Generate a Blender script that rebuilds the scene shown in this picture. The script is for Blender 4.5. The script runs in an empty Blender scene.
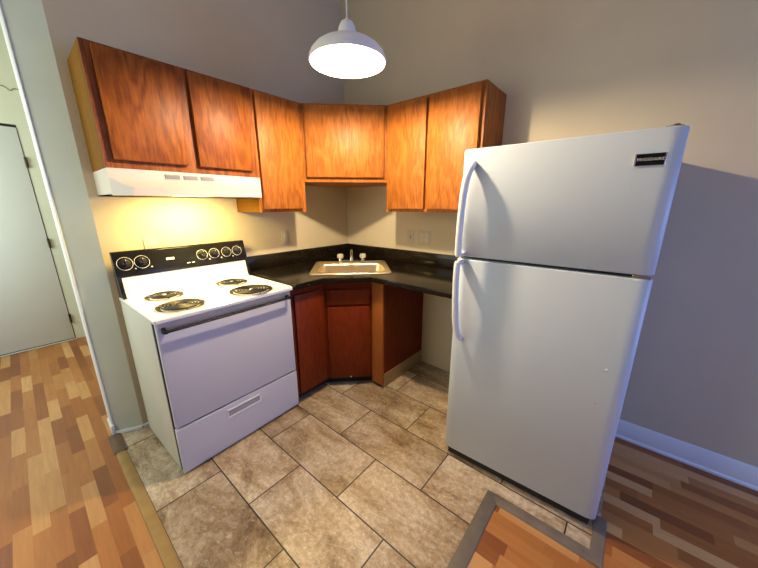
import bpy, bmesh, math, random
from mathutils import Matrix, Vector

random.seed(7)
scene = bpy.context.scene
COL = scene.collection
PI = math.pi

# ------------------------------------------------------------------ camera
CAM_POS = Vector((-2.212, -2.268, 1.440))
YAW, PITCH = math.radians(-50.06), math.radians(-14.89)
cam_data = bpy.data.cameras.new('camera')
cam_data.sensor_fit = 'HORIZONTAL'
cam_data.sensor_width = 36.0
cam_data.lens = 36.0 * 300.0 / 758.0
cam_data.clip_start = 0.02
cam = bpy.data.objects.new('camera', cam_data)
COL.objects.link(cam)
cam.location = CAM_POS
cam.rotation_euler = (PI / 2 + PITCH, 0, YAW)
scene.camera = cam

# ------------------------------------------------------------------ world, daylight, exposure
W_STRENGTH = 0.05
DAY_FRONT, DAY_FRONT_COL = 54.0, (0.26, 0.41, 1.0)
DAY_SIDE, DAY_SIDE_COL = 22.0, (0.95, 1.0, 0.88)
DAY_HALL, DAY_HALL_COL = 48.0, (0.84, 1.0, 0.86)
BULB_L, BULB_COL = 2600.0, (1.0, 0.79, 0.52)
HOOD_W, HOOD_COL = 15.0, (1.0, 0.72, 0.22)
EXPOSURE = 0.0

world = bpy.data.worlds.new('world')
scene.world = world
world.use_nodes = True
world.node_tree.nodes['Background'].inputs[0].default_value = (0.75, 0.85, 1.0, 1)
world.node_tree.nodes['Background'].inputs[1].default_value = W_STRENGTH

def area(name, loc, direction, sx, sy, power, col):
    d = bpy.data.lights.new(name, 'AREA')
    d.shape = 'RECTANGLE'
    d.size, d.size_y, d.energy, d.color = sx, sy, power, col
    o = bpy.data.objects.new(name, d)
    COL.objects.link(o)
    o.location = loc
    o.rotation_euler = Vector(direction).to_track_quat('-Z', 'Y').to_euler()
    return o

# daylight through the two windows behind the camera and down the hall
area('daylight_front_window', (-0.95, -4.97, 1.15), (0, 1, 0), 1.5, 1.4, DAY_FRONT, DAY_FRONT_COL)
area('daylight_side_window', (-3.37, -0.3, 1.65), (1, 0, 0), 1.1, 1.5, DAY_SIDE, DAY_SIDE_COL)
area('daylight_hall_window', (-3.37, 1.35, 1.65), (1, 0, 0), 1.0, 1.4, DAY_HALL, DAY_HALL_COL)

vs = scene.view_settings
vs.view_transform = 'Standard'
vs.look = 'None'
vs.gamma = 1.0
vs.use_curve_mapping = False
vs.exposure = EXPOSURE

# ------------------------------------------------------------------ materials
def new_mat(name):
    m = bpy.data.materials.new(name)
    m.use_nodes = True
    nt = m.node_tree
    return m, nt, nt.nodes['Principled BSDF']

def N(nt, kind, **kw):
    n = nt.nodes.new(kind)
    for k, v in kw.items():
        setattr(n, k, v)
    return n

def math_node(nt, op, a, b=None):
    n = N(nt, 'ShaderNodeMath', operation=op)
    for i, v in enumerate((a, b)):
        if v is None: continue
        if isinstance(v, (int, float)): n.inputs[i].default_value = v
        else: nt.links.new(v, n.inputs[i])
    return n.outputs[0]

def ramp(nt, fac, stops):
    r = N(nt, 'ShaderNodeValToRGB')
    el = r.color_ramp.elements
    while len(el) > 1: el.remove(el[0])
    el[0].position = stops[0][0]; el[0].color = (*stops[0][1], 1)
    for p, c in stops[1:]:
        e = el.new(p); e.color = (*c, 1)
    nt.links.new(fac, r.inputs[0])
    return r.outputs[0]

def mixc(nt, fac, a, b, mode='MIX'):
    n = N(nt, 'ShaderNodeMix', data_type='RGBA', blend_type=mode)
    for sock, v in ((n.inputs[0], fac), (n.inputs[6], a), (n.inputs[7], b)):
        if isinstance(v, (int, float)): sock.default_value = v
        elif isinstance(v, tuple): sock.default_value = (*v, 1)
        else: nt.links.new(v, sock)
    return n.outputs[2]

def coords(nt, scale=(1, 1, 1), rnd=False):
    tc = N(nt, 'ShaderNodeTexCoord')
    mp = N(nt, 'ShaderNodeMapping')
    mp.inputs['Scale'].default_value = scale
    nt.links.new(tc.outputs['Object'], mp.inputs[0])
    if rnd:
        oi = N(nt, 'ShaderNodeObjectInfo')
        v = N(nt, 'ShaderNodeVectorMath', operation='SCALE')
        v.inputs[0].default_value = (37.0, 23.0, 61.0)
        nt.links.new(oi.outputs['Random'], v.inputs['Scale'])
        nt.links.new(v.outputs[0], mp.inputs['Location'])
    return mp.outputs[0]

def noise(nt, vec, scale, detail=4, rough=0.55, dist=0.0):
    n = N(nt, 'ShaderNodeTexNoise')
    n.inputs['Scale'].default_value = scale
    n.inputs['Detail'].default_value = detail
    n.inputs['Roughness'].default_value = rough
    n.inputs['Distortion'].default_value = dist
    nt.links.new(vec, n.inputs['Vector'])
    return n.outputs['Fac']

def bump(nt, bsdf, h, strength, dist=0.002):
    b = N(nt, 'ShaderNodeBump')
    b.inputs['Strength'].default_value = strength
    b.inputs['Distance'].default_value = dist
    nt.links.new(h, b.inputs['Height'])
    nt.links.new(b.outputs[0], bsdf.inputs['Normal'])

def plain(name, col, rough=0.5, metal=0.0, var=0.06, scale=8.0, bmp=0.0, bscale=60, coat=0.0):
    m, nt, b = new_mat(name)
    v = coords(nt)
    n = noise(nt, v, scale)
    dark = tuple(max(0, c * (1 - var)) for c in col)
    lite = tuple(min(1, c * (1 + var)) for c in col)
    nt.links.new(ramp(nt, n, [(0.3, dark), (0.7, lite)]), b.inputs['Base Color'])
    b.inputs['Roughness'].default_value = rough
    b.inputs['Metallic'].default_value = metal
    b.inputs['Coat Weight'].default_value = coat
    if bmp:
        bump(nt, b, noise(nt, v, bscale, 3), bmp)
    return m

def wood(name, dark, mid, light, rough=0.35, stretch=(16, 16, 1.1), figure=1.0, coat=0.0, spec=0.2):
    m, nt, b = new_mat(name)
    v = coords(nt, stretch, rnd=True)
    fine = noise(nt, v, 11.0, 8, 0.74)
    v2 = coords(nt, (3.2, 3.2, 0.8), rnd=True)
    warp = noise(nt, v2, 2.2, 3, 0.5)
    bands = math_node(nt, 'SINE', math_node(nt, 'MULTIPLY', warp, 48.0))
    bands = math_node(nt, 'MULTIPLY', bands, 0.07 * figure)
    fac = math_node(nt, 'ADD', math_node(nt, 'MULTIPLY', math_node(nt, 'SUBTRACT', fine, 0.1), 1.0), bands)
    fac = math_node(nt, 'ADD', fac, math_node(nt, 'MULTIPLY', noise(nt, v2, 1.3, 2), 0.22))
    nt.links.new(ramp(nt, fac, [(0.28, dark), (0.5, mid), (0.72, light)]), b.inputs['Base Color'])
    b.inputs['Roughness'].default_value = rough
    b.inputs['Coat Weight'].default_value = coat
    b.inputs['Specular IOR Level'].default_value = spec
    bump(nt, b, fine, 0.05, 0.001)
    return m

def tile_material():
    m, nt, b = new_mat('stone_look_tile')
    tc = N(nt, 'ShaderNodeTexCoord')
    sep = N(nt, 'ShaderNodeSeparateXYZ')
    nt.links.new(tc.outputs['Object'], sep.inputs[0])
    u = math_node(nt, 'ADD', sep.outputs[1], 1.336 + 0.3065 + 0.613 * 20)
    w = math_node(nt, 'ADD', sep.outputs[0], 1.434 + 0.3065 * 20)
    cmb = N(nt, 'ShaderNodeCombineXYZ')
    nt.links.new(u, cmb.inputs[0]); nt.links.new(w, cmb.inputs[1])
    br = N(nt, 'ShaderNodeTexBrick')
    nt.links.new(cmb.outputs[0], br.inputs['Vector'])
    br.offset = 0.5; br.offset_frequency = 2
    br.inputs['Color1'].default_value = (0, 0, 0, 1)
    br.inputs['Color2'].default_value = (1, 1, 1, 1)
    br.inputs['Scale'].default_value = 1.0
    br.inputs['Mortar Size'].default_value = 0.0034
    br.inputs['Mortar Smooth'].default_value = 0.1
    br.inputs['Brick Width'].default_value = 0.613
    br.inputs['Row Height'].default_value = 0.3065
    tone = br.outputs['Color']
    # offset the veining per tile
    sc = N(nt, 'ShaderNodeVectorMath', operation='SCALE')
    sc.inputs[0].default_value = (7.0, 13.0, 3.0)
    nt.links.new(tone, sc.inputs['Scale'])
    add = N(nt, 'ShaderNodeVectorMath', operation='ADD')
    nt.links.new(tc.outputs['Object'], add.inputs[0]); nt.links.new(sc.outputs[0], add.inputs[1])
    mp = N(nt, 'ShaderNodeMapping')
    mp.inputs['Scale'].default_value = (1.7, 0.8, 1.0)
    mp.inputs['Rotation'].default_value = (0, 0, 0.35)
    nt.links.new(add.outputs[0], mp.inputs[0])
    cloud = noise(nt, mp.outputs[0], 3.0, 8, 0.72, 0.6)
    fine = noise(nt, add.outputs[0], 48.0, 6, 0.72)
    vein = noise(nt, mp.outputs[0], 6.0, 5, 0.6, 1.0)
    col = ramp(nt, cloud, [(0.34, (0.15, 0.088, 0.040)), (0.44, (0.30, 0.21, 0.118)), (0.54, (0.44, 0.35, 0.245)), (0.66, (0.57, 0.50, 0.40))])
    col = mixc(nt, 0.42, col, ramp(nt, fine, [(0.36, (0.20, 0.15, 0.10)), (0.62, (0.78, 0.72, 0.62))]), 'OVERLAY')
    col = mixc(nt, math_node(nt, 'MULTIPLY', ramp(nt, vein, [(0.49, (0, 0, 0)), (0.515, (1, 1, 1)), (0.54, (0, 0, 0))]), 0.30), col, (0.62, 0.55, 0.46))
    pits = noise(nt, add.outputs[0], 120.0, 3, 0.6)
    col = mixc(nt, math_node(nt, 'MULTIPLY', ramp(nt, pits, [(0.62, (0, 0, 0)), (0.70, (1, 1, 1))]), 0.55), col, (0.16, 0.10, 0.055))
    lite = noise(nt, mp.outputs[0], 40.0, 4, 0.6)
    col = mixc(nt, math_node(nt, 'MULTIPLY', ramp(nt, lite, [(0.58, (0, 0, 0)), (0.70, (1, 1, 1))]), 0.45), col, (0.72, 0.66, 0.56))
    col = mixc(nt, 0.45, col, ramp(nt, tone, [(0, (0.33, 0.30, 0.26)), (1, (0.64, 0.65, 0.66))]), 'OVERLAY')
    col = mixc(nt, br.outputs['Fac'], col, (0.022, 0.016, 0.011))
    nt.links.new(col, b.inputs['Base Color'])
    b.inputs['Roughness'].default_value = 0.42
    h = math_node(nt, 'SUBTRACT', math_node(nt, 'MULTIPLY', fine, 0.25), br.outputs['Fac'])
    bump(nt, b, h, 0.5, 0.003)
    return m

def laminate_material():
    m, nt, b = new_mat('three_strip_laminate')
    tc = N(nt, 'ShaderNodeTexCoord')
    sep = N(nt, 'ShaderNodeSeparateXYZ')
    nt.links.new(tc.outputs['Object'], sep.inputs[0])
    SW, SL = 0.058, 0.33
    row = math_node(nt, 'FLOOR', math_node(nt, 'DIVIDE', sep.outputs[0], SW))
    wn = N(nt, 'ShaderNodeTexWhiteNoise', noise_dimensions='1D')
    nt.links.new(row, wn.inputs['W'])
    uu = math_node(nt, 'ADD', math_node(nt, 'DIVIDE', sep.outputs[1], SL), math_node(nt, 'MULTIPLY', wn.outputs[0], 7.3))
    colid = math_node(nt, 'FLOOR', uu)
    cmb = N(nt, 'ShaderNodeCombineXYZ')
    nt.links.new(row, cmb.inputs[0]); nt.links.new(colid, cmb.inputs[1])
    w2 = N(nt, 'ShaderNodeTexWhiteNoise', noise_dimensions='2D')
    nt.links.new(cmb.outputs[0], w2.inputs['Vector'])
    tone = w2.outputs[0]
    sc = N(nt, 'ShaderNodeVectorMath', operation='SCALE')
    sc.inputs[0].default_value = (5.0, 9.0, 3.0)
    nt.links.new(tone, sc.inputs['Scale'])
    add = N(nt, 'ShaderNodeVectorMath', operation='ADD')
    nt.links.new(tc.outputs['Object'], add.inputs[0]); nt.links.new(sc.outputs[0], add.inputs[1])
    mp = N(nt, 'ShaderNodeMapping')
    mp.inputs['Scale'].default_value = (22, 1.6, 1)
    nt.links.new(add.outputs[0], mp.inputs[0])
    grain = noise(nt, mp.outputs[0], 2.4, 6, 0.6, 0.6)
    col = ramp(nt, tone, [(0.0, (0.21, 0.062, 0.014)), (0.35, (0.34, 0.115, 0.024)), (0.7, (0.42, 0.165, 0.040)), (1.0, (0.58, 0.31, 0.115))])
    col = mixc(nt, 0.35, col, ramp(nt, grain, [(0.3, (0.32, 0.30, 0.28)), (0.7, (0.66, 0.66, 0.66))]), 'OVERLAY')
    # hairline joints
    fu = math_node(nt, 'FRACT', uu)
    fx = math_node(nt, 'FRACT', math_node(nt, 'DIVIDE', sep.outputs[0], SW))
    j = math_node(nt, 'MAXIMUM', math_node(nt, 'LESS_THAN', fu, 0.004), math_node(nt, 'LESS_THAN', fx, 0.014))
    col = mixc(nt, math_node(nt, 'MULTIPLY', j, 0.3), col, (0.12, 0.05, 0.02))
    nt.links.new(col, b.inputs['Base Color'])
    b.inputs['Roughness'].default_value = 0.34
    bump(nt, b, grain, 0.06, 0.001)
    return m

def counter_material():
    m, nt, b = new_mat('black_speckled_laminate')
    v = coords(nt)
    n = noise(nt, v, 90.0, 5, 0.7)
    n2 = noise(nt, v, 14.0, 4, 0.6)
    c = ramp(nt, n, [(0.45, (0.005, 0.004, 0.003)), (0.62, (0.014, 0.010, 0.006)), (0.74, (0.07, 0.05, 0.028))])
    c = mixc(nt, math_node(nt, 'MULTIPLY', n2, 0.4), c, (0.016, 0.011, 0.006))
    nt.links.new(c, b.inputs['Base Color'])
    b.inputs['Roughness'].default_value = 0.12
    b.inputs['Specular IOR Level'].default_value = 0.18
    return m

def emit(name, col, strength):
    m, nt, b = new_mat(name)
    b.inputs['Base Color'].default_value = (*col, 1)
    b.inputs['Emission Color'].default_value = (*col, 1)
    b.inputs['Emission Strength'].default_value = strength
    return m

M = {}
M['paint'] = plain('wall_paint', (0.58, 0.50, 0.345), 0.75, var=0.03, scale=3, bmp=0.15, bscale=120)
M['hallpaint'] = plain('hall_paint', (0.62, 0.615, 0.50), 0.7, var=0.04, scale=3, bmp=0.1, bscale=90)
M['farpaint'] = plain('far_wall_paint', (0.26, 0.23, 0.20), 0.8, var=0.03)
M['pier'] = plain('pier_paint_green_daylight', (0.50, 0.53, 0.42), 0.7, var=0.05, scale=4, bmp=0.15, bscale=100)  # greenish daylight on the wall end is mixed into its paint colour
M['ceil'] = plain('ceiling_paint', (0.86, 0.83, 0.78), 0.85, var=0.02)
M['trim'] = plain('white_trim_paint', (0.72, 0.73, 0.72), 0.4, var=0.02)
M['door'] = plain('door_paint', (0.62, 0.62, 0.62), 0.45, var=0.03, scale=2)
M['tile'] = tile_material()
M['lam'] = laminate_material()
M['oak'] = wood('oak_veneer', (0.17, 0.056, 0.008), (0.35, 0.108, 0.016), (0.49, 0.170, 0.030), 0.46)
M['oakdim'] = wood('oak_veneer_dimmer_light', (0.14, 0.032, 0.004), (0.24, 0.064, 0.008), (0.34, 0.105, 0.015), 0.46, figure=1.5)  # same oak as the other cabinets, dimmer redder light put into its colour
M['oakend'] = wood('raw_oak_end_panel', (0.14, 0.058, 0.007), (0.18, 0.080, 0.010), (0.22, 0.105, 0.015), 0.8, figure=0.5, spec=0.05)
M['cherry'] = wood('dark_cherry_veneer', (0.085, 0.010, 0.0015), (0.14, 0.018, 0.002), (0.20, 0.030, 0.004), 0.45, figure=0.6)
M['stile'] = wood('light_cherry_stile', (0.22, 0.062, 0.012), (0.29, 0.088, 0.018), (0.36, 0.12, 0.026), 0.4, figure=0.4)
M['dark'] = plain('dark_recess', (0.012, 0.010, 0.009), 0.7)
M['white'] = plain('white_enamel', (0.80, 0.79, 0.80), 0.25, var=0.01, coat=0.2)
M['ovenwhite'] = plain('oven_enamel_lavender_light', (0.56, 0.555, 0.60), 0.3, var=0.01, coat=0.1)  # white enamel with the dim lavender light on the front put into its colour
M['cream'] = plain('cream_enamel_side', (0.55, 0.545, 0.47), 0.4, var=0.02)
M['hood'] = plain('almond_enamel', (0.62, 0.55, 0.47), 0.35, var=0.02)
M['black'] = plain('black_glass', (0.010, 0.010, 0.011), 0.14, var=0.2, coat=0.3)
M['black'].node_tree.nodes['Principled BSDF'].inputs['Specular IOR Level'].default_value = 0.2
M['black'].node_tree.nodes['Principled BSDF'].inputs['Coat Weight'].default_value = 0
M['blackm'] = plain('black_matte', (0.014, 0.014, 0.014), 0.45)
M['blackm'].node_tree.nodes['Principled BSDF'].inputs['Specular IOR Level'].default_value = 0.15
M['coil'] = plain('burner_coil_metal', (0.035, 0.032, 0.03), 0.42, metal=0.6)
M['chrome'] = plain('chrome', (0.75, 0.74, 0.72), 0.12, metal=1.0, var=0.02)
M['steel'] = plain('brushed_steel', (0.85, 0.72, 0.50), 0.34, metal=1.0, var=0.05, scale=30)
M['alu'] = plain('grey_aluminium', (0.15, 0.125, 0.105), 0.42, metal=0.3, var=0.12, scale=18)
M['champ'] = plain('champagne_aluminium', (0.22, 0.175, 0.135), 0.42, metal=0.3, var=0.15, scale=14)
M['brass'] = plain('brassy_aluminium', (0.44, 0.27, 0.10), 0.4, metal=0.5, var=0.14, scale=14)
M['brownwood'] = plain('worn_brown_strip', (0.13, 0.075, 0.04), 0.6, var=0.25, scale=14)
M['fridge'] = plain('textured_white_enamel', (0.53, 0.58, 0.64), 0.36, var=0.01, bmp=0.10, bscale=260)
M['gasket'] = plain('grey_gasket', (0.03, 0.035, 0.032), 0.6)
M['grey'] = plain('grey_plastic', (0.35, 0.34, 0.33), 0.5)
M['ventgrey'] = plain('vent_slot_grey', (0.30, 0.28, 0.25), 0.6)
M['counter'] = counter_material()
M['plate'] = plain('painted_plate', (0.50, 0.45, 0.36), 0.5, var=0.02)
M['ivory'] = plain('ivory_plastic', (0.66, 0.60, 0.48), 0.4, var=0.02)
M['acrylic'] = plain('clear_acrylic_knob', (0.50, 0.46, 0.40), 0.12, var=0.05)
M['shade'] = plain('white_enamel_shade', (0.80, 0.78, 0.74), 0.4, var=0.01)
M['cordw'] = plain('white_cord', (0.7, 0.68, 0.64), 0.5)
M['bulb'] = emit('lit_bulb', BULB_COL, BULB_L)
M['hoodlens'] = emit('lit_hood_lens', (1.0, 0.82, 0.45), 6.0)
M['mark'] = plain('white_print', (0.75, 0.75, 0.73), 0.4)
M['base_strip'] = plain('pale_wood_strip', (0.34, 0.25, 0.13), 0.5, var=0.1)
M['crack'] = plain('brown_crack', (0.20, 0.15, 0.10), 0.8)
M['glass'] = plain('window_frost', (0.8, 0.85, 0.9), 0.3)
M['bronze'] = plain('dark_bronze', (0.05, 0.035, 0.022), 0.4, metal=0.7)

# ------------------------------------------------------------------ mesh helpers
class MB:
    def __init__(self, mx=None):
        self.bm = bmesh.new(); self.mx = mx or Matrix.Identity(4)
    def _fin(self, verts):
        for v in verts: v.co = self.mx @ v.co
    def _merge(self, t):
        me = bpy.data.meshes.new('tmp'); t.to_mesh(me); t.free()
        me.transform(self.mx)
        self.bm.from_mesh(me); bpy.data.meshes.remove(me)
    def box(self, x0, x1, y0, y1, z0, z1, bev=0.0, seg=2):
        t = bmesh.new()
        x0, x1 = sorted((x0, x1)); y0, y1 = sorted((y0, y1)); z0, z1 = sorted((z0, z1))
        bmesh.ops.create_cube(t, size=1)
        for v in t.verts:
            v.co = Vector((x0 + (v.co.x + .5) * (x1 - x0), y0 + (v.co.y + .5) * (y1 - y0), z0 + (v.co.z + .5) * (z1 - z0)))
        if bev: bmesh.ops.bevel(t, geom=t.edges[:], offset=bev, segments=seg, affect='EDGES', profile=0.5)
        self._merge(t); return self
    def prism(self, poly, a0, a1, axis='z', bev=0.0, seg=2):
        """poly extruded along axis: 'z' -> (x,y); 'x' -> (y,z); 'y' -> (x,z)"""
        t = bmesh.new()
        def P(p, a):
            return {'z': (p[0], p[1], a), 'x': (a, p[0], p[1]), 'y': (p[0], a, p[1])}[axis]
        lo = [t.verts.new(P(p, a0)) for p in poly]
        hi = [t.verts.new(P(p, a1)) for p in poly]
        n = len(poly)
        t.faces.new(lo); t.faces.new(hi)
        for i in range(n): t.faces.new((lo[i], lo[(i + 1) % n], hi[(i + 1) % n], hi[i]))
        bmesh.ops.recalc_face_normals(t, faces=t.faces[:])
        if bev: bmesh.ops.bevel(t, geom=t.edges[:], offset=bev, segments=seg, affect='EDGES', profile=0.5)
        self._merge(t); return self
    def loft(self, rings, cap0=True, cap1=True):
        t = bmesh.new()
        R = [[t.verts.new(p) for p in r] for r in rings]
        n = len(R[0])
        for a, b in zip(R, R[1:]):
            for i in range(n): t.faces.new((a[i], a[(i + 1) % n], b[(i + 1) % n], b[i]))
        if cap0: t.faces.new(R[0])
        if cap1: t.faces.new(R[-1])
        bmesh.ops.recalc_face_normals(t, faces=t.faces[:])
        self._merge(t); return self
    def lathe(self, prof, c=(0, 0, 0), seg=32, axis=None, cap0=False, cap1=False):
        mx = Matrix.Translation(c)
        if axis is not None:
            mx = mx @ Vector((0, 0, 1)).rotation_difference(Vector(axis)).to_matrix().to_4x4()
        rings = [[mx @ Vector((r * math.cos(2 * PI * k / seg), r * math.sin(2 * PI * k / seg), z)) for k in range(seg)] for r, z in prof]
        return self.loft(rings, cap0, cap1)
    def cyl(self, p0, p1, r0, r1=None, seg=20):
        p0, p1 = Vector(p0), Vector(p1)
        return self.lathe([(r0, 0), (r0 if r1 is None else r1, (p1 - p0).length)], p0, seg, p1 - p0, True, True)
    def tube(self, pts, r, seg=10, closed=False, flat=None):
        """swept tube; r a number or per-point; flat=(a,b) gives an elliptic section"""
        pts = [Vector(p) for p in pts]; n = len(pts)
        rings = []; prev = None
        for i, p in enumerate(pts):
            if closed: d = pts[(i + 1) % n] - pts[i - 1]
            else: d = pts[min(i + 1, n - 1)] - pts[max(i - 1, 0)]
            d.normalize()
            if prev is None:
                up = Vector((0, 0, 1)) if abs(d.z) < 0.9 else Vector((1, 0, 0))
                u = d.cross(up).normalized()
            else:
                u = (prev - d * prev.dot(d)).normalized()
            prev = u; w = d.cross(u)
            rr = r[i] if isinstance(r, (list, tuple)) else r
            a, b = flat if flat else (rr, rr)
            if flat and isinstance(r, (list, tuple)): a, b = a * rr, b * rr
            rings.append([p + u * a * math.cos(2 * PI * k / seg) + w * b * math.sin(2 * PI * k / seg) for k in range(seg)])
        if closed: return self.loft(rings + [rings[0]], False, False)
        return self.loft(rings)
    def out(self, name, mat, parent=None, smooth=True, label=None, kind=None, angle=35):
        bmesh.ops.remove_doubles(self.bm, verts=self.bm.verts[:], dist=1e-6)
        me = bpy.data.meshes.new(name)
        self.bm.to_mesh(me); self.bm.free()
        me.materials.append(mat)
        if smooth:
            me.polygons.foreach_set('use_smooth', [True] * len(me.polygons))
            me.set_sharp_from_angle(angle=math.radians(angle))
        o = bpy.data.objects.new(name, me)
        COL.objects.link(o)
        if parent: o.parent = parent
        if label: o['label'] = label
        if kind: o['kind'] = kind
        return o

def thing(name, label, cat, loc=(0, 0, 0), rz=0.0, group=None):
    o = bpy.data.objects.new(name, None)
    o.empty_display_size = 0.1
    COL.objects.link(o)
    o.location = loc; o.rotation_euler = (0, 0, rz)
    o['label'] = label; o['category'] = cat
    if group: o['group'] = group
    return o

def struct(name, mb, mat, parent=None, label=None, smooth=True):
    o = mb.out(name, mat, parent, smooth=smooth)
    if not parent: o['kind'] = 'structure'
    if label: o['label'] = label
    return o

def rrect(hx, hy, r, z, cx=0, cy=0, n=6):
    pts = []
    for sx, sy, a0 in ((1, 1, 0), (-1, 1, PI / 2), (-1, -1, PI), (1, -1, 1.5 * PI)):
        for k in range(n + 1):
            a = a0 + PI / 2 * k / n
            pts.append(Vector((cx + sx * (hx - r) + r * math.cos(a), cy + sy * (hy - r) + r * math.sin(a), z)))
    return pts

# ------------------------------------------------------------------ the room
YW, XW = 0.025, 0.012        # faces of the range wall and of the refrigerator wall
HC = 3.25                    # ceiling height
TX0, TXR, TYF, TYE = -2.055, -0.925, -1.945, -2.375   # edges of the tiled area

struct('floor_tiles', MB().prism([(TX0, YW + .06), (TX0, TYF), (TXR, TYF), (TXR, TYE), (XW, TYE), (XW, YW + .06)], -0.03, 0.0), M['tile'], smooth=False, label='tan stone-look floor tiles in a running bond in the kitchen corner')
struct('floor', MB().prism([(-3.4, -5.0), (XW + .1, -5.0), (XW + .1, TYE), (TXR, TYE), (TXR, TYF), (TX0, TYF), (TX0, YW + .06), (XW + .1, YW + .06), (XW + .1, 2.4), (-3.4, 2.4)], -0.03, -0.002), M['lam'], smooth=False, label='honey-brown strip laminate floor around the tiled corner')
struct('ceiling', MB().box(-3.5, .2, -5.1, 2.5, HC, HC + .1), M['ceil'])
struct('wall_back', MB().box(-1.925, XW + .12, YW, .2, 0, HC), M['paint'], label='painted wall behind the range, running to the corner')
struct('wall_right', MB().box(XW, XW + .12, -5.1, YW, 0, HC), M['paint'], label='painted wall behind the refrigerator')
struct('wall_left', MB().prism([(-1.925, YW), (-1.925, .2), (-2.055, .2), (-2.055, .09)], 0, HC), M['pier'], smooth=False, label='narrow painted wall end beside the range, by the hallway')
struct('wall_hall', MB().box(-1.90, XW + .12, 2.27, 2.4, 0, HC).box(-3.4, -2.80, 2.27, 2.4, 0, HC).box(-2.80, -1.90, 2.27, 2.4, 2.15, HC)
       .box(-2.022, -1.90, 2.27, 2.4, 0, 2.15), M['hallpaint'], smooth=False, label='pale cream hallway wall around the white door')
struct('wall_hall_side', MB().box(XW, XW + .12, .2, 2.4, 0, HC), M['hallpaint'])
# walls behind the camera, with window openings
struct('wall_front', MB().box(-3.5, -1.75, -5.1, -5.0, 0, HC).box(-.15, XW + .12, -5.1, -5.0, 0, HC).box(-1.75, -.15, -5.1, -5.0, 0, .4).box(-1.75, -.15, -5.1, -5.0, 1.9, HC), M['farpaint'])
struct('wall_side', MB().box(-3.5, -3.4, -5.0, -.90, 0, HC).box(-3.5, -3.4, .30, .80, 0, HC).box(-3.5, -3.4, 1.9, 2.4, 0, HC)
       .box(-3.5, -3.4, -.90, .30, 0, .85).box(-3.5, -3.4, -.90, .30, 2.45, HC).box(-3.5, -3.4, .80, 1.9, 0, .9).box(-3.5, -3.4, .80, 1.9, 2.4, HC), M['farpaint'])

# corner bead of the wall end, shoe moulding and the corner block at its foot
struct('trim_1', MB().prism([(-2.055, .088), (-2.055, .2), (-2.066, .2), (-2.066, .092), (-2.060, .085)], 0, HC), M['trim'], label='white corner bead down the edge of the narrow wall end')
d = Vector((-2.055 + 1.925, .09 - YW, 0)).normalized(); nrm = Vector((d.y, -d.x, 0))
if nrm.y > 0: nrm = -nrm
p0, p1 = Vector((-1.925, YW, 0)), Vector((-2.055, .09, 0))
q = [p0, p1, p1 + nrm * .014, p0 + nrm * .014]
struct('baseboard_left', MB().prism([(v.x, v.y) for v in q], 0, .022, bev=.003).box(-2.073, -2.055, .074, .20, 0, .070, bev=.003)
       .box(-1.925, -1.892, YW - .014, YW, 0, .022), M['trim'], label='white shoe moulding and corner block at the foot of the narrow wall end')
struct('baseboard_right', MB().prism([(0, 0), (-.022, 0), (-.022, .012), (-.013, .020), (-.013, .112), (-.006, .122), (0, .122)], -5.0, -1.62, 'y')
       if False else MB(Matrix.Translation((XW, 0, 0))).prism([(0, 0), (-.022, 0), (-.022, .012), (-.013, .020), (-.013, .112), (-.006, .122), (0, .122)], -5.0, -1.62, 'y'),
       M['trim'], label='white baseboard along the wall right of the refrigerator')

# floor transition strips
struct('trim_2', MB().prism([(-2.096, -.0015), (-2.092, .006), (-2.066, .008), (-2.046, .002), (-2.046, -.0015)], -4.9, -.13, 'y'), M['brass'], label='brassy metal strip between tiles and laminate by the range')
struct('trim_3', MB().box(-2.100, -2.040, -.13, .082, -.001, .010, bev=.002), M['brownwood'], label='worn brown floor strip at the foot of the narrow wall end')
struct('trim_4', MB().prism([(-1.973, -.0015), (-1.969, .004), (-1.938, .007), (-1.910, .002), (-1.910, -.0015)], -2.6, -.900, 'x')
       .cyl((-.965, -1.94, .006), (-.965, -1.94, .009), .006), M['alu'], label='grey metal strip where the tiles meet the laminate in front')
struct('trim_5', MB().prism([(-.952, -.0015), (-.948, .004), (-.920, .006), (-.895, .002), (-.895, -.0015)], -2.395, -1.945, 'y')
       .cyl((-.920, -1.975, .005), (-.920, -1.975, .008), .006).cyl((-.922, -2.33, .005), (-.922, -2.33, .008), .005)
       .prism([(-2.400, -.0015), (-2.396, .004), (-2.372, .006), (-2.350, .002), (-2.350, -.0015)], -.952, -.70, 'x'), M['champ'], label='tan-grey metal strip in front of the refrigerator')

# the hallway door
dr = MB().box(-2.795, -2.028, 2.262, 2.30, .018, 2.124, bev=.002).out('door_1', M['door'])
dr['kind'] = 'structure'; dr['label'] = 'flat white door at the end of the hallway'
MB().box(-2.80, -2.022, 2.29, 2.36, .0, 2.15).out('door_stop', M['dark'], dr)
for z in (1.823, 1.057, .244):
    MB().cyl((-2.024, 2.256, z - .048), (-2.024, 2.256, z + .048), .009, seg=12).out('hinge', M['bronze'], dr, label='dark bronze hinge')
MB().box(-2.80, -2.02, 2.245, 2.268, 0, .010, bev=.003).out('threshold', M['cream'], dr)
random.seed(3)
cr = [(-2.06 + .0115 * i, 2.268, 2.455 + .012 * math.sin(i * .9) - .0007 * i + random.uniform(-.004, .004)) for i in range(14)]
MB().tube(cr, .0035, 6).out('crack', M['crack'], bpy.data.objects['wall_hall'], label='thin brown wavy crack above the door')

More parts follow.
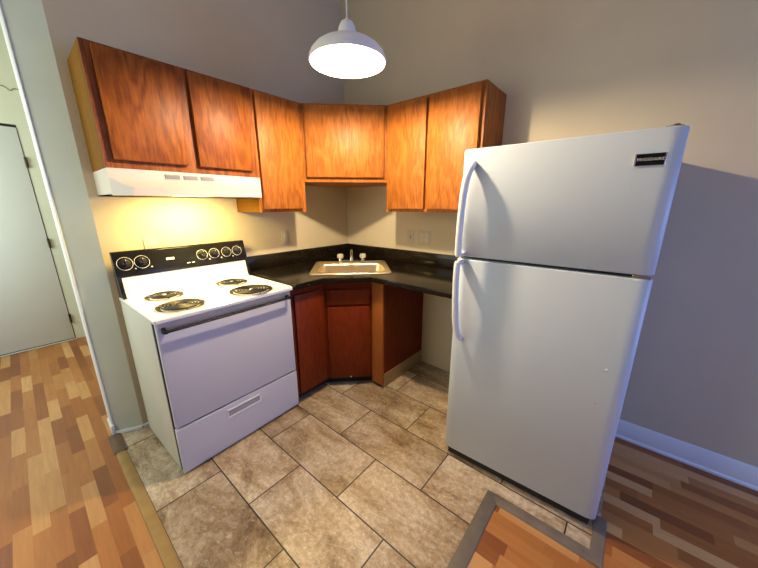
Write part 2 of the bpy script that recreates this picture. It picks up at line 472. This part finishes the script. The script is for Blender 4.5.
# windows behind the camera (frames round the openings the daylight comes through)
def window(name, axis, a0, a1, z0, z1, pos):
    f = MB()
    t = .05
    def b(p0, p1, q0, q1, th=.06):
        if axis == 'x': f.box(p0, p1, pos - th, pos, q0, q1)
        else: f.box(pos - th, pos, p0, p1, q0, q1)
    b(a0, a0 + t, z0, z1); b(a1 - t, a1, z0, z1); b(a0, a1, z0, z0 + t); b(a0, a1, z1 - t, z1); b(a0, a1, (z0 + z1) / 2 - .02, (z0 + z1) / 2 + .02, .05)
    o = f.out(name, M['trim'], smooth=False); o['kind'] = 'structure'; return o
window('window_1', 'x', -1.75, -.15, .4, 1.9, -5.02)
window('window_2', 'y', -.90, .30, .85, 2.45, -3.42)
window('window_3', 'y', .80, 1.9, .9, 2.4, -3.42)

# ------------------------------------------------------------------ wall cabinets
ZT = 2.129
FY = -.321                   # front of the face frames
def frame_mb(mx, w, z0, z1, openings, th=.02):
    """face frame in local x (0..w) and z, front at y=0, th thick"""
    f = MB(mx)
    xs = sorted(openings)
    cur = 0.0
    for a, b, _, _ in xs:
        f.box(cur, a, 0, th, z0, z1, bev=.001, seg=1); cur = b
    f.box(cur, w, 0, th, z0, z1, bev=.001, seg=1)
    for a, b, c, d_ in xs:
        f.box(a, b, 0, th, z0, c, bev=.001, seg=1); f.box(a, b, 0, th, d_, z1, bev=.001, seg=1)
    return f
def slab(mx, x0, x1, z0, z1, gap=.007, th=.019):
    return MB(mx).box(x0, x1, -gap - th, -gap, z0, z1, bev=.003, seg=2)
def door_at(parent, mx, x0, x1, z0, z1, mat, name='door', hinge=None, gap=.007):
    o = slab(mx, x0, x1, z0, z1, gap).out(name, mat, parent)
    if hinge is not None:
        for z in (z0 + .07, z1 - .07):
            MB(mx).box(hinge - .004, hinge + .004, -.020, -.001, z - .028, z + .028, bev=.002, seg=1).out('hinge', M['bronze'], o)
    return o
G = 'oak wall cabinets'

# cabinet above the range hood
L = -1.885; W = .7615
hc = thing('wall_cabinet', 'short wide oak wall cabinet with two doors above the range hood', 'cabinet', (L, FY, 1.607), 0, G)
I = Matrix.Identity(4)
h = ZT - 1.607; dep = YW - .001 - FY
MB().box(.012, W, .02, dep, .004, h - .002).out('carcass', M['oakdim'], hc)
MB().box(0, .012, .012, dep, 0, h, bev=.001, seg=1).out('end_panel', M['oakend'], hc, label='yellowish raw oak end panel')
frame_mb(I, W, 0, h, [(.05, .345, .05, h - .03), (.42, .715, .05, h - .03)]).out('face_frame', M['oakdim'], hc)
door_at(hc, I, .035, .352, .038, h - .016, M['oakdim'])
door_at(hc, I, .408, .725, .038, h - .016, M['oak'] if False else M['oakdim'])

# tall single-door cabinet
L2 = -1.1235
tc = thing('wall_cabinet', 'tall narrow oak wall cabinet with one door right of the range hood', 'cabinet', (L2, FY, 1.385), 0, G)
W2 = .371; h2 = ZT - 1.385
MB().box(.012, W2 - .001, .02, dep, .012, h2 - .002).out('carcass', M['oak'], tc)
MB().box(0.0005, .012, .012, dep, 0, h2, bev=.001, seg=1).out('end_panel', M['oakend'], tc, label='yellowish raw oak end panel')
MB().box(.012, W2 - .001, .02, dep, 0, .012).out('bottom_panel', M['oakend'], tc)
frame_mb(I, W2, 0, h2, [(.03, .345, .04, h2 - .03)]).out('face_frame', M['oak'], tc)
door_at(tc, I, .014, .330, .024, h2 - .016, M['oak'])

# diagonal corner cabinet
AX, BY = -.7525, -.7607
cc = thing('wall_cabinet', 'oak wall cabinet set diagonally across the corner above the sink', 'cabinet', (AX, FY, 1.60), 0, G)
h3 = ZT - 1.60
dv = Vector((FY - AX, BY - FY, 0)); dl = dv.length
ang = math.atan2(dv.y, dv.x)
MD = Matrix.Rotation(ang, 4, 'Z')
def loc(p): return (p[0] - AX, p[1] - FY)
inn = Vector((.7071, .7071, 0)) * .02
MB().prism([loc(p) for p in [(AX + .001, YW - .001), (AX + .001, FY + .021), (AX + .022, FY + .0085), (FY + .0085, BY + .022), (FY + .021, BY + .001), (XW - .001, BY + .001), (XW - .001, YW - .001)]], .0, h3).out('carcass', M['oak'], cc)
frame_mb(MD, dl, 0, h3, [(.05, dl - .05, .04, h3 - .03)]).out('face_frame', M['oak'], cc)
door_at(cc, MD, .024, dl - .024, .034, h3 - .014, M['oak'])

# right two-door cabinet
rc = thing('wall_cabinet', 'oak wall cabinet with two tall doors left of the refrigerator top', 'cabinet', (FY, BY, 1.385), -PI / 2, G)
W4 = 1.491 + BY; dep4 = XW - .001 - FY
MB().box(.001, W4 - .012, .02, dep4, .012, h2 - .002).out('carcass', M['oak'], rc)
MB().box(W4 - .012, W4, .012, dep4, 0, h2, bev=.001, seg=1).out('end_panel', M['oakdim'], rc, label='darker red-brown end panel')
MB().box(.001, W4 - .012, .02, dep4, 0, .012).out('bottom_panel', M['oak'], rc)
frame_mb(I, W4, 0, h2, [(.045, .335, .04, h2 - .03), (.385, W4 - .045, .04, h2 - .03)]).out('face_frame', M['oak'], rc)
door_at(rc, I, .030, .347, .022, h2 - .018, M['oak'])
door_at(rc, I, .369, W4 - .022, .022, h2 - .018, M['oak'])

# ------------------------------------------------------------------ range hood
hd = thing('range_hood', 'almond white range hood mounted under the short oak cabinet', 'range hood', (L, FY, 1.607))
def ring(z, yf, ch, push):
    y0 = dep
    if ch == 0: ch = 1e-4
    return [(0, y0, z), (0, -yf, z), (ch, -yf - push, z), (W - ch, -yf - push, z), (W, -yf, z), (W, y0, z)]
shell = MB().loft([ring(-.001, .018, .0, .0002), ring(-.046, .022, .0, .0002), ring(-.049, .024, .002, .002), ring(-.094, .026, .062, .105), ring(-.126, .026, .062, .107), ring(-.126, .018, .064, .095), ring(-.120, .016, .066, .09)])
shell.out('hood_shell', M['hood'], hd, angle=20)
for x0 in (.228, .315, .401):
    v = MB().box(x0, x0 + .070, -.0245, -.020, -.038, -.016).out('vent', M['ventgrey'], hd)
    s = MB()
    for k in range(5):
        s.box(x0 + .002, x0 + .068, -.0265, -.0225, -.0365 + k * .0045, -.0345 + k * .0045)
    s.out('vent_louvers', M['grey'], v)
for x0 in (.486, .501, .516):
    MB().box(x0, x0 + .008, -.0265, -.020, -.032, -.022, bev=.001, seg=1).out('switch', M['hood'], hd)
lens = MB().box(.29, .47, .02, .12, -.1225, -.119, bev=.001).out('lamp_lens', M['hoodlens'], hd)
MB().box(.10, .27, -.03, .20, -.1215, -.1195).out('grease_filter', M['alu'], hd)
hl = area('hood_lamp', (L + .38, FY + .10, 1.607 - .125), (0, .08, -1), .24, .12, HOOD_W, HOOD_COL)

# ------------------------------------------------------------------ range
RW, RD = .766, .575
st = thing('range', 'white electric coil-top range with black control panel between wall end and dark cabinet', 'stove', (-1.887, -.610, 0), .029)
MB().box(0, RW, .034, RD, .025, .898, bev=.004).out('body', M['cream'], st, label='cream white enamel body sides')
MB().box(.03, RW - .03, .06, RD - .02, 0, .03).out('toe_base', M['dark'], st)
MB().box(.003, RW - .003, .024, .036, .03, .896).out('front_gap', M['dark'], st)
# cooktop: rolled edge, shallow rim
ct = MB()
ct.loft([rrect(RW / 2 + .002, (RD + .028) / 2, .012, z, RW / 2, (RD - .028) / 2) for z in (.896,)] +
        [rrect(RW / 2 + .004, (RD + .030) / 2, .014, .903, RW / 2, (RD - .028) / 2), rrect(RW / 2 + .004, (RD + .030) / 2, .014, .912, RW / 2, (RD - .028) / 2),
         rrect(RW / 2 - .002, (RD + .028) / 2 - .006, .014, .920, RW / 2, (RD - .028) / 2), rrect(RW / 2 - .014, (RD + .028) / 2 - .018, .014, .9215, RW / 2, (RD - .028) / 2),
         rrect(RW / 2 - .022, (RD + .028) / 2 - .026, .014, .918, RW / 2, (RD - .028) / 2)])
ct.out('cooktop', M['white'], st)
# back riser and control panel
MB().prism([(RD, .915), (.452, .9175), (.478, .921), (.494, .932), (.502, .955), (.520, 1.040), (RD, 1.040)], .018, RW - .018, 'x').out('back_riser', M['white'], st)
cp = MB().prism([(RD, 1.036), (.516, 1.036), (.512, 1.044), (.545, 1.172), (.553, 1.180), (RD, 1.180)], 0, RW, 'x', bev=.002)
for x0 in (0, RW - .018):
    cp.prism([(RD, .918), (.470, .920), (.488, .935), (.497, .955), (.512, 1.044), (RD, 1.044)], x0, x0 + .018, 'x')
cpo = cp.out('control_panel', M['black'], st)
pn = Vector((0, -(1.172 - 1.044), (.545 - .512))).normalized()     # outward normal of the sloping face
def on_panel(x, z, off=0.0):
    t_ = (z - 1.044) / (1.172 - 1.044)
    return Vector((x, .512 + .033 * t_, z)) + pn * off
for kx in (.050, .130, .462, .540, .624, .700):
    big = kx < .2
    c = on_panel(kx, 1.112)
    kb = MB().lathe([(.026, .001), (.026, .005), (.020, .008), (.018, .024), (.015, .027)], c, 28, pn, True, True)
    mxk = Matrix.Translation(c) @ Vector((0, 0, 1)).rotation_difference(pn).to_matrix().to_4x4()
    kb.mx = mxk
    kb.box(-.0045, .0045, -.018, .018, .02, .033, bev=.002)
    ko = kb.out('knob', M['blackm'], cpo)
    R = .0375 if big else .034
    rg = MB().lathe([(R - .0017, .0003), (R - .0017, .0012), (R, .0012), (R, .0003)], c, 40, pn)
    rg.mx = mxk
    rg.box(-.001, .001, .012, .018, .0325, .0335)
    rg.out('dial_ring', M['mark'], ko, label='thin white dial ring')
for kx in (.093, .172, .504, .582, .664):
    c = on_panel(kx, 1.078); 
    MB().lathe([(.004, .0004), (.004, .001)], c, 12, pn, True, True).out('indicator_dot', M['mark'], cpo, label='small white printed dot')
for mx_, mz_, hw_, hh_ in ((.275, 1.112, .022, .0065), (.371, 1.072, .010, .002), (.399, 1.072, .008, .002)):
    MB(Matrix.Translation(on_panel(mx_, mz_)) @ Vector((0, 0, 1)).rotation_difference(pn).to_matrix().to_4x4()).box(-hw_, hw_, -hh_, hh_, .0003, .001).out('printed_mark', M['mark'], cpo, label='small pale printed mark')
# burners
def burner(x, y, r):
    z = .9185
    pan = MB().lathe([(r, .002), (r + .002, .0045), (r - .004, .0062), (r - .012, .004), (r - .03, -.004), (.03, -.009), (.012, -.0095)], (x, y, z), 40, None, False, True).out('drip_pan', M['blackm'], st)
    MB().lathe([(r - .003, .0050), (r + .001, .0062), (r + .003, .0045), (r + .003, .0015)], (x, y, z), 40).out('trim_ring', M['chrome'], pan, label='chrome trim ring')
    turns = 4 if r < .11 else 5
    rc_, pts = r - .020, []
    n = turns * 30
    for i in range(n + 1):
        a = 2 * PI * i / 30
        rr = .018 + (rc_ - .018) * i / n
        pts.append((x + rr * math.cos(a), y + rr * math.sin(a), z + .0105))
    MB().tube(pts, .0045 if r < .11 else .005, 8).out('coil', M['coil'], pan, label='black spiral heating coil')
    sp = MB()
    for k in range(3):
        a = k * 2 * PI / 3 + .5
        sp.tube([(x, y, z + .004), (x + (r - .012) * math.cos(a), y + (r - .012) * math.sin(a), z + .005)], .003, 6)
    sp.lathe([(.014, .004), (.014, .010), (.010, .013)], (x, y, z), 16, None, True, True)
    sp.out('coil_support', M['chrome'], pan)
burner(.168, .380, .098); burner(.160, .112, .113)
burner(.566, .378, .100); burner(.548, .096, .125)
# oven door, handle
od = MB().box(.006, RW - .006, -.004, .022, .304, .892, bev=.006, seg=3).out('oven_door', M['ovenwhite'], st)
MB().prism([(-.006, .862), (-.011, .866), (-.011, .888), (-.004, .891), (-.002, .862)], .012, RW - .012, 'x').out('door_top_trim', M['hood'], od, label='cream trim strip along the top of the oven door')
hb = MB().tube([(.036, -.040, .853), (.40, -.042, .853), (RW - .042, -.040, .853)], 1, 12, flat=(.010, .0075))
for x in (.034, RW - .040):
    hb.prism([(-.003, .836), (-.003, .872), (-.030, .862), (-.046, .862), (-.046, .844)], x - .008, x + .008, 'x', bev=.002)
hb.out('handle', M['blackm'], od)
# storage drawer
dw = MB()
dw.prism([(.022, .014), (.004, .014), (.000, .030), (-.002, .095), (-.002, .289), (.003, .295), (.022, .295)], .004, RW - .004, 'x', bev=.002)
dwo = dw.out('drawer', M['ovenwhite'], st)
rec = MB()
rx0, rx1, rz0, rz1 = .262, .478, .208, .262
for a in ((rx0, rx1, rz1 - .008, rz1), (rx0, rx1, rz0, rz0 + .008), (rx0, rx0 + .008, rz0, rz1), (rx1 - .008, rx1, rz0, rz1)):
    rec.box(a[0], a[1], -.0065, .0, a[2], a[3], bev=.0015, seg=1)
ro = rec.out('handle_recess', M['white'], dwo)
MB().prism([(-.0022, rz0 + .008), (-.0045, rz0 + .008), (-.0025, rz1 - .008), (-.0022, rz1 - .008)], rx0 + .008, rx1 - .008, 'x').out('recess_back', M['grey'], ro, label='grey finger recess')

# ------------------------------------------------------------------ base cabinets
bc = thing('base_cabinet', 'dark cherry corner base cabinet with a diagonal door under the sink', 'cabinet', (-.815, -.565, 0))
def lb(p): return (p[0] + .815, p[1] + .565)
BT = .893
body = MB().prism([lb(p) for p in [(-.814, YW - .001), (-.814, -.545), (-.800, -.540), (-.540, -.800), (-.545, -.815), (-.545, -.913), (XW - .001, -.913), (XW - .001, YW - .001)]], .078, BT - .22)
body.prism([lb(p) for p in [(-.814, YW - .001), (-.814, -.545), (-.800, -.540), (-.540, -.800), (-.545, -.815), (-.545, -.913), (-.53, -.913), (-.533, -.797), (-.797, -.533), (-.80, YW - .001)]], BT - .22, BT)
body.out('carcass', M['cherry'], bc, smooth=False)
MB().prism([lb(p) for p in [(-.81, YW - .02), (-.81, -.505), (-.80, -.505), (-.505, -.80), (-.505, -.88), (-.03, -.88), (-.03, YW - .02)]], 0, .078).out('toe_kick', M['dark'], bc, smooth=False)
dl2 = .25 * 2 ** .5
MK = Matrix.Rotation(-PI / 4, 4, 'Z')
ff = MB(MK)
ff.box(0, .035, 0, .02, .078, BT, bev=.001, seg=1).box(dl2 - .035, dl2, 0, .02, .078, BT, bev=.001, seg=1)
for z0, z1 in ((.078, .12), (.665, .725), (.80, BT)): ff.box(.035, dl2 - .035, 0, .02, z0, z1)
ff.out('face_frame', M['cherry'], bc)
MB(MK).box(.018, dl2 - .018, -.0215, -.0025, .704, .822, bev=.003).out('drawer_front', M['cherry'], bc)
bd = MB(MK).box(.018, dl2 - .018, -.0215, -.0025, .082, .686, bev=.003).out('door', M['cherry'], bc)
MB(MK).lathe([(.006, 0), (.006, .004), (.003, .007)], (dl2 / 2 + .005, -.020, .090), 12, (0, -1, 0), True, True).out('door_bumper', M['ivory'], bd)
MB().box(.25, .27, -.36, -.251, .028, BT, bev=.001, seg=1).out('end_stile', M['stile'], bc, label='lighter orange-brown end stile')
MB().box(.27, .815 + XW - .001, -.36, -.348, .12, BT, bev=.001, seg=1).out('side_panel', M['cherry'], bc)
MB().box(.272, .815 + XW - .001, -.364, -.348, .0, .12, bev=.002, seg=1).out('base_strip', M['base_strip'], bc, label='pale wood strip along the bottom of the side panel')

nb = thing('base_cabinet', 'narrow dark cherry base cabinet squeezed between the range and the corner cabinet', 'cabinet', (-1.108, -.565, 0))
NW = 1.108 - .8155
MB().box(.002, NW - .001, .02, YW - .001 + .565, .078, BT).out('carcass', M['cherry'], nb)
MB().box(.002, NW - .001, .06, YW - .02 + .565, 0, .078).out('toe_kick', M['dark'], nb)
frame_mb(I, NW, .078, BT, [(.03, NW - .05, .10, BT - .06)]).out('face_frame', M['cherry'], nb)
door_at(nb, I, .015, NW - .030, .086, BT - .052, M['cherry'], gap=.002)

# ------------------------------------------------------------------ countertop
CT, CB = .930, .8935
ctp = thing('countertop', 'black speckled countertop with backsplash wrapping the corner from range to refrigerator', 'countertop', (-.45, -.51, CB))
def counter_mesh():
    bm = bmesh.new()
    outer = [(-1.110, YW - .001), (XW - .001, YW - .001), (XW - .001, -1.585), (-.63, -1.585), (-.63, -.88), (-.88, -.63), (-1.110, -.63)]
    R45 = Matrix.Rotation(-PI / 4, 4, 'Z')
    inner = [R45 @ v for v in rrect(.275, .172, .05, 0, -.02, -.06)]
    oc = [(x + .45, y + .51) for x, y in outer]
    ic = [(v.x, v.y) for v in inner]
    edges = []
    for loop in (oc, ic):
        vs_ = [bm.verts.new((x, y, CT - CB)) for x, y in loop]
        edges += [bm.edges.new((vs_[i], vs_[(i + 1) % len(vs_)])) for i in range(len(vs_))]
    bmesh.ops.triangle_fill(bm, edges=edges, use_beauty=True)
    top = bm.faces[:]
    for f in top:
        if f.normal.z < 0: f.normal_flip()
    ext = bmesh.ops.extrude_face_region(bm, geom=top)
    for v in [g for g in ext['geom'] if isinstance(g, bmesh.types.BMVert)]: v.co.z = 0
    bmesh.ops.recalc_face_normals(bm, faces=bm.faces[:])
    o = MB(); o.bm.free(); o.bm = bm
    return o
cto = counter_mesh().out('worktop', M['counter'], ctp, smooth=False)
bv = cto.modifiers.new('bevel', 'BEVEL'); bv.width = .005; bv.segments = 3; bv.limit_method = 'ANGLE'; bv.angle_limit = math.radians(40)
BZ = 1.043 - CB
MB().box(-1.110 + .45, XW - .0215 + .45, YW - .021 + .51, YW - .001 + .51, CT - CB, BZ, bev=.004).out('backsplash', M['counter'], ctp)
MB().box(XW - .021 + .45, XW - .001 + .45, -1.585 + .51, YW - .001 + .51, CT - CB, BZ, bev=.004).out('backsplash', M['counter'], ctp)

# ------------------------------------------------------------------ sink and faucet
sk = thing('sink', 'stainless steel drop-in sink set diagonally in the black counter corner', 'sink', (-.464, -.496, CT), -PI / 4)
def rr(hx, hy, r, z, cy): return rrect(hx, hy, r, z, 0, cy)
bowl_c = -.06
rings = [rr(.312, .258, .035, .0005, -.03), rr(.312, .258, .035, .005, -.03), rr(.309, .255, .034, .0085, -.03), rr(.303, .249, .032, .0095, -.03), rr(.297, .243, .03, .007, -.03), rr(.292, .238, .03, .0065, -.03),
         rr(.274, .168, .055, .0065, bowl_c), rr(.270, .164, .055, .0055, bowl_c), rr(.2665, .1605, .055, .001, bowl_c), rr(.265, .159, .055, -.006, bowl_c), rr(.2635, .1575, .056, -.02, bowl_c), rr(.258, .152, .06, -.06, bowl_c), rr(.248, .142, .06, -.13, bowl_c), rr(.225, .13, .06, -.158, bowl_c), rr(.16, .08, .05, -.163, bowl_c), rr(.05, .05, .0499, -.166, bowl_c)]
MB().loft(rings, False, True).out('basin', M['steel'], sk, angle=28)
MB().lathe([(.043, .0), (.043, .003), (.034, .004), (.030, .001), (.008, .001), (.008, .004)], (0, bowl_c, -.166), 28, None, True, True).out('drain', M['chrome'], sk)

fa = thing('faucet', 'chrome two-handle faucet with clear knobs on the back ledge of the sink', 'faucet', (-.459, -.501, CT + .0075), -PI / 4)
FYc = .165
MB().loft([rr(.118, .026, .0255, z, FYc) for z in (0, .012)] + [rr(.110, .019, .0185, .018, FYc)]).out('base_plate', M['chrome'], fa)
sp = MB().lathe([(.020, .016), (.018, .03), (.014, .045)], (0, FYc, 0), 20, None, True, True)
sp.tube([(0, FYc, .03), (0, FYc + .004, .075), (0, FYc - .01, .100), (0, FYc - .05, .112), (0, FYc - .10, .108), (0, FYc - .135, .090), (0, FYc - .142, .076)], [.013, .0125, .012, .011, .0105, .0105, .011], 14)
sp.out('spout', M['chrome'], fa)
for sx in (-.100, .100):
    b_ = MB().lathe([(.019, .016), (.015, .026), (.011, .034), (.011, .042)], (sx, FYc, 0), 20, None, True, True).out('valve_stem', M['chrome'], fa)
    prof = [(.012, .036), (.022, .040), (.026, .050), (.026, .066), (.021, .076), (.012, .079)]
    rings = []
    for r, z in prof:
        rings.append([Vector((sx + r * (1 + .07 * (1 if k % 4 < 2 else -1)) * math.cos(2 * PI * k / 24), FYc + r * (1 + .07 * (1 if k % 4 < 2 else -1)) * math.sin(2 * PI * k / 24), z)) for k in range(24)])
    MB().loft(rings).out('faucet_handle', M['acrylic'], fa, label='clear faceted knob')

# ------------------------------------------------------------------ outlets and switches
def plate(name, label, cat, loc_, rz, w, h_, kind, group):
    t = thing(name, label, cat, loc_, rz, group)
    MB().box(-w / 2, w / 2, -.006, 0, -h_ / 2, h_ / 2, bev=.002).out('cover_plate', M['plate'], t)
    n = max(1, round(w / .07))
    for k in range(n):
        cx = (k - (n - 1) / 2) * .046
        kd = kind[k]
        if kd == 'o':
            for z in (-.0195, .0195):
                f = MB().lathe([(.0165, 0), (.0165, .0025), (.015, .003)], (cx, -.006, z), 20, (0, -1, 0), True, True).out('socket', M['ivory'], t)
                MB().box(cx - .0075, cx - .0052, -.0095, -.0088, z - .002, z + .007).box(cx + .0052, cx + .0075, -.0095, -.0088, z - .002, z + .006).lathe([(.0024, 0), (.0024, .0007)], (cx, -.0088, z - .008), 10, (0, -1, 0), True, True).out('slots', M['dark'], f)
        else:
            f = MB().box(cx - .006, cx + .006, -.0075, -.006, -.013, .013).out('switch_slot', M['dark'], t)
            MB().prism([(-.006, -.008), (-.006, .004), (-.017, .010), (-.018, .004)], cx - .0045, cx + .0045, 'x').out('toggle', M['ivory'], f)
    return t
plate('wall_outlet', 'beige outlet on the wall left of the corner under the tall cabinet', 'outlet', (-.735, YW, 1.163), 0, .072, .118, 'o', 'wall outlets')
plate('wall_outlet', 'beige outlet peeking above the black control panel of the range', 'outlet', (-1.690, YW, 1.178), 0, .072, .118, 'o', 'wall outlets')
plate('light_switch', 'single beige toggle switch plate beneath the right oak cabinet', 'switch', (XW, -.770, 1.163), -PI / 2, .072, .118, 's', None)
plate('wall_outlet', 'wide beige double plate beside the toggle switch near the refrigerator', 'outlet', (XW, -.912, 1.163), -PI / 2, .116, .118, 'oo', 'wall outlets')

# ------------------------------------------------------------------ refrigerator
FW, FD = .742, .765
fr = thing('refrigerator', 'tall white top-freezer refrigerator against the painted wall', 'refrigerator', (-.829, -1.611, 0), -PI / 2 + .030)
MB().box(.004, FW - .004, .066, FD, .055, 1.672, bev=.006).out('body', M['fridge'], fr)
MB().box(.02, FW - .02, .022, .10, .008, .06, bev=.004).out('toe_grille', M['dark'], fr, label='dark toe grille')
MB().box(.012, FW - .012, .052, .07, .064, 1.672).out('gasket', M['gasket'], fr, label='dark door gasket')
for x in (.035, FW - .045):
    MB().cyl((x - .012, .06, .017), (x + .012, .06, .017), .017).box(x - .014, x + .014, .035, .075, .020, .060, bev=.003).out('roller', M['fridge'], fr)
def door_prof():
    r1, r2 = .050, .024
    pts = [(0, .056)]
    for k in range(11):
        a = PI / 2 * k / 10
        pts.append((r1 - r1 * math.cos(a), r2 - r2 * math.sin(a)))
    for k in range(11):
        a = PI / 2 * k / 10
        pts.append((FW - r1 + r1 * math.sin(a), r2 - r2 * math.cos(a)))
    pts.append((FW, .056))
    return pts
def fdoor(name, z0, z1):
    m = MB(); pr = door_prof(); e = .006
    cx, cy = FW / 2, .03
    def ringz(z, s): return [Vector((cx + (x - cx) * (1 - s / .36), cy + (y - cy) * (1 - s / .03), z)) for x, y in pr]
    m.loft([ringz(z0, e), ringz(z0 + e * .4, e * .35), ringz(z0 + e, 0), ringz(z1 - e, 0), ringz(z1 - e * .4, e * .35), ringz(z1, e)])
    return m.out(name, M['fridge'], fr, angle=40)
fz = fdoor('freezer_door', 1.193, 1.681)
fd = fdoor('fresh_food_door', .058, 1.180)
# bowed handles on the left edge of both doors
hm = MB().tube([(.060, .004, 1.622), (.057, -.012, 1.612), (.051, -.034, 1.585), (.044, -.046, 1.545), (.038, -.052, 1.48), (.034, -.055, 1.38), (.032, -.055, 1.28), (.032, -.054, 1.225), (.032, -.052, 1.204)],
               [.6, 1.0, 1.15, 1.15, 1.1, 1.05, 1.05, 1.05, 1.05], 14, flat=(.015, .0145))
hm.box(.020, .046, -.058, .006, 1.196, 1.214, bev=.004)
hm.out('handle', M['white'], fz, label='white bowed freezer handle')
hm = MB().tube([(.032, -.052, 1.168), (.032, -.055, 1.14), (.032, -.056, 1.08), (.035, -.054, .98), (.040, -.050, .88), (.046, -.042, .82), (.052, -.026, .785), (.056, -.010, .768), (.058, .004, .762)],
               [1.05, 1.05, 1.05, 1.1, 1.15, 1.15, 1.1, 1.0, .7], 14, flat=(.015, .0145))
hm.box(.020, .046, -.058, .006, 1.158, 1.176, bev=.004)
hm.out('handle', M['white'], fd, label='white bowed refrigerator handle')
# hinges
MB().box(FW - .060, FW - .014, .012, .09, 1.674, 1.685, bev=.004).cyl((FW - .035, .03, 1.68), (FW - .035, .03, 1.690), .012).out('top_hinge', M['alu'], fr, label='metal top hinge cap')
MB().box(FW - .060, FW - .008, .004, .05, 1.181, 1.192, bev=.002).cyl((FW - .03, .022, 1.180), (FW - .03, .022, 1.1935), .010).out('middle_hinge', M['chrome'], fr, label='metal middle hinge')
MB().lathe([(.006, 0), (.006, .002), (.003, .004)], (.668, .002, .800), 14, (0, -1, 0), True, True).out('hole_plug', M['white'], fd)
MB().lathe([(.003, 0), (.003, .001)], (.655, .001, .640), 10, (0, -1, 0), True, True).out('scratch_mark', M['grey'], fd)
# badge with its lettering
bg = MB().box(.624, .700, -.0035, .004, 1.566, 1.603, bev=.001, seg=1).out('badge', M['black'], fz, label='black name badge')
for x0 in (.6225, .6995):
    MB().box(x0 - .0018, x0 + .0018, -.0042, .004, 1.565, 1.604, bev=.0005, seg=1).out('badge_edge', M['chrome'], bg)
cu = bpy.data.curves.new('lettering', 'FONT')
cu.body = 'FRIGIDAIRE'; cu.size = .0125; cu.align_x = 'CENTER'; cu.align_y = 'CENTER'; cu.extrude = .0003; cu.space_character = 1.12
tmp = bpy.data.objects.new('lettering', cu); COL.objects.link(tmp)
bpy.context.view_layer.update()
me = bpy.data.meshes.new_from_object(tmp.evaluated_get(bpy.context.evaluated_depsgraph_get()))
bpy.data.objects.remove(tmp)
lt = bpy.data.objects.new('lettering', me); COL.objects.link(lt)
me.materials.clear(); me.materials.append(M['mark'])
lt.parent = bg; lt.location = (.662, -.0042, 1.5845); lt.rotation_euler = (PI / 2, 0, 0)

# ------------------------------------------------------------------ pendant lamp
PX, PY, PZ = -1.064, -1.117, 2.076
pl = thing('pendant_lamp', 'white dome pendant lamp with lit bulb hanging on a cord over the kitchen', 'lamp', (PX, PY, PZ))
out_p = [(.177, .000), (.180, .005), (.177, .018), (.168, .036), (.152, .054), (.128, .070), (.098, .081), (.066, .088), (.046, .093), (.040, .104)]
in_p = [(r - .004, z - .003 if i > 0 else z) for i, (r, z) in enumerate(out_p)]
MB().lathe(in_p[::-1] + out_p, (0, 0, 0), 56).out('shade', M['shade'], pl)
MB().lathe([(.041, .098), (.042, .118), (.037, .142), (.027, .160), (.012, .168), (.006, .176)], (0, 0, 0), 28, None, True, True).out('socket_cap', M['shade'], pl)
MB().cyl((0, 0, .165), (0, 0, HC - PZ - .02), .0035, seg=10).out('cord', M['cordw'], pl)
MB().lathe([(.06, HC - PZ), (.058, HC - PZ - .015), (.03, HC - PZ - .03), (.008, HC - PZ - .034)], (0, 0, 0), 28, None, True, True).out('ceiling_canopy', M['shade'], pl)
MB().lathe([(.004, -.004), (.017, .000), (.026, .009), (.030, .022), (.028, .034), (.020, .050), (.015, .062), (.014, .072)], (0, 0, .0), 20, None, True, True).out('bulb', M['bulb'], pl)
MB().cyl((0, 0, .072), (0, 0, .100), .018, seg=18).out('bulb_socket', M['cordw'], pl)
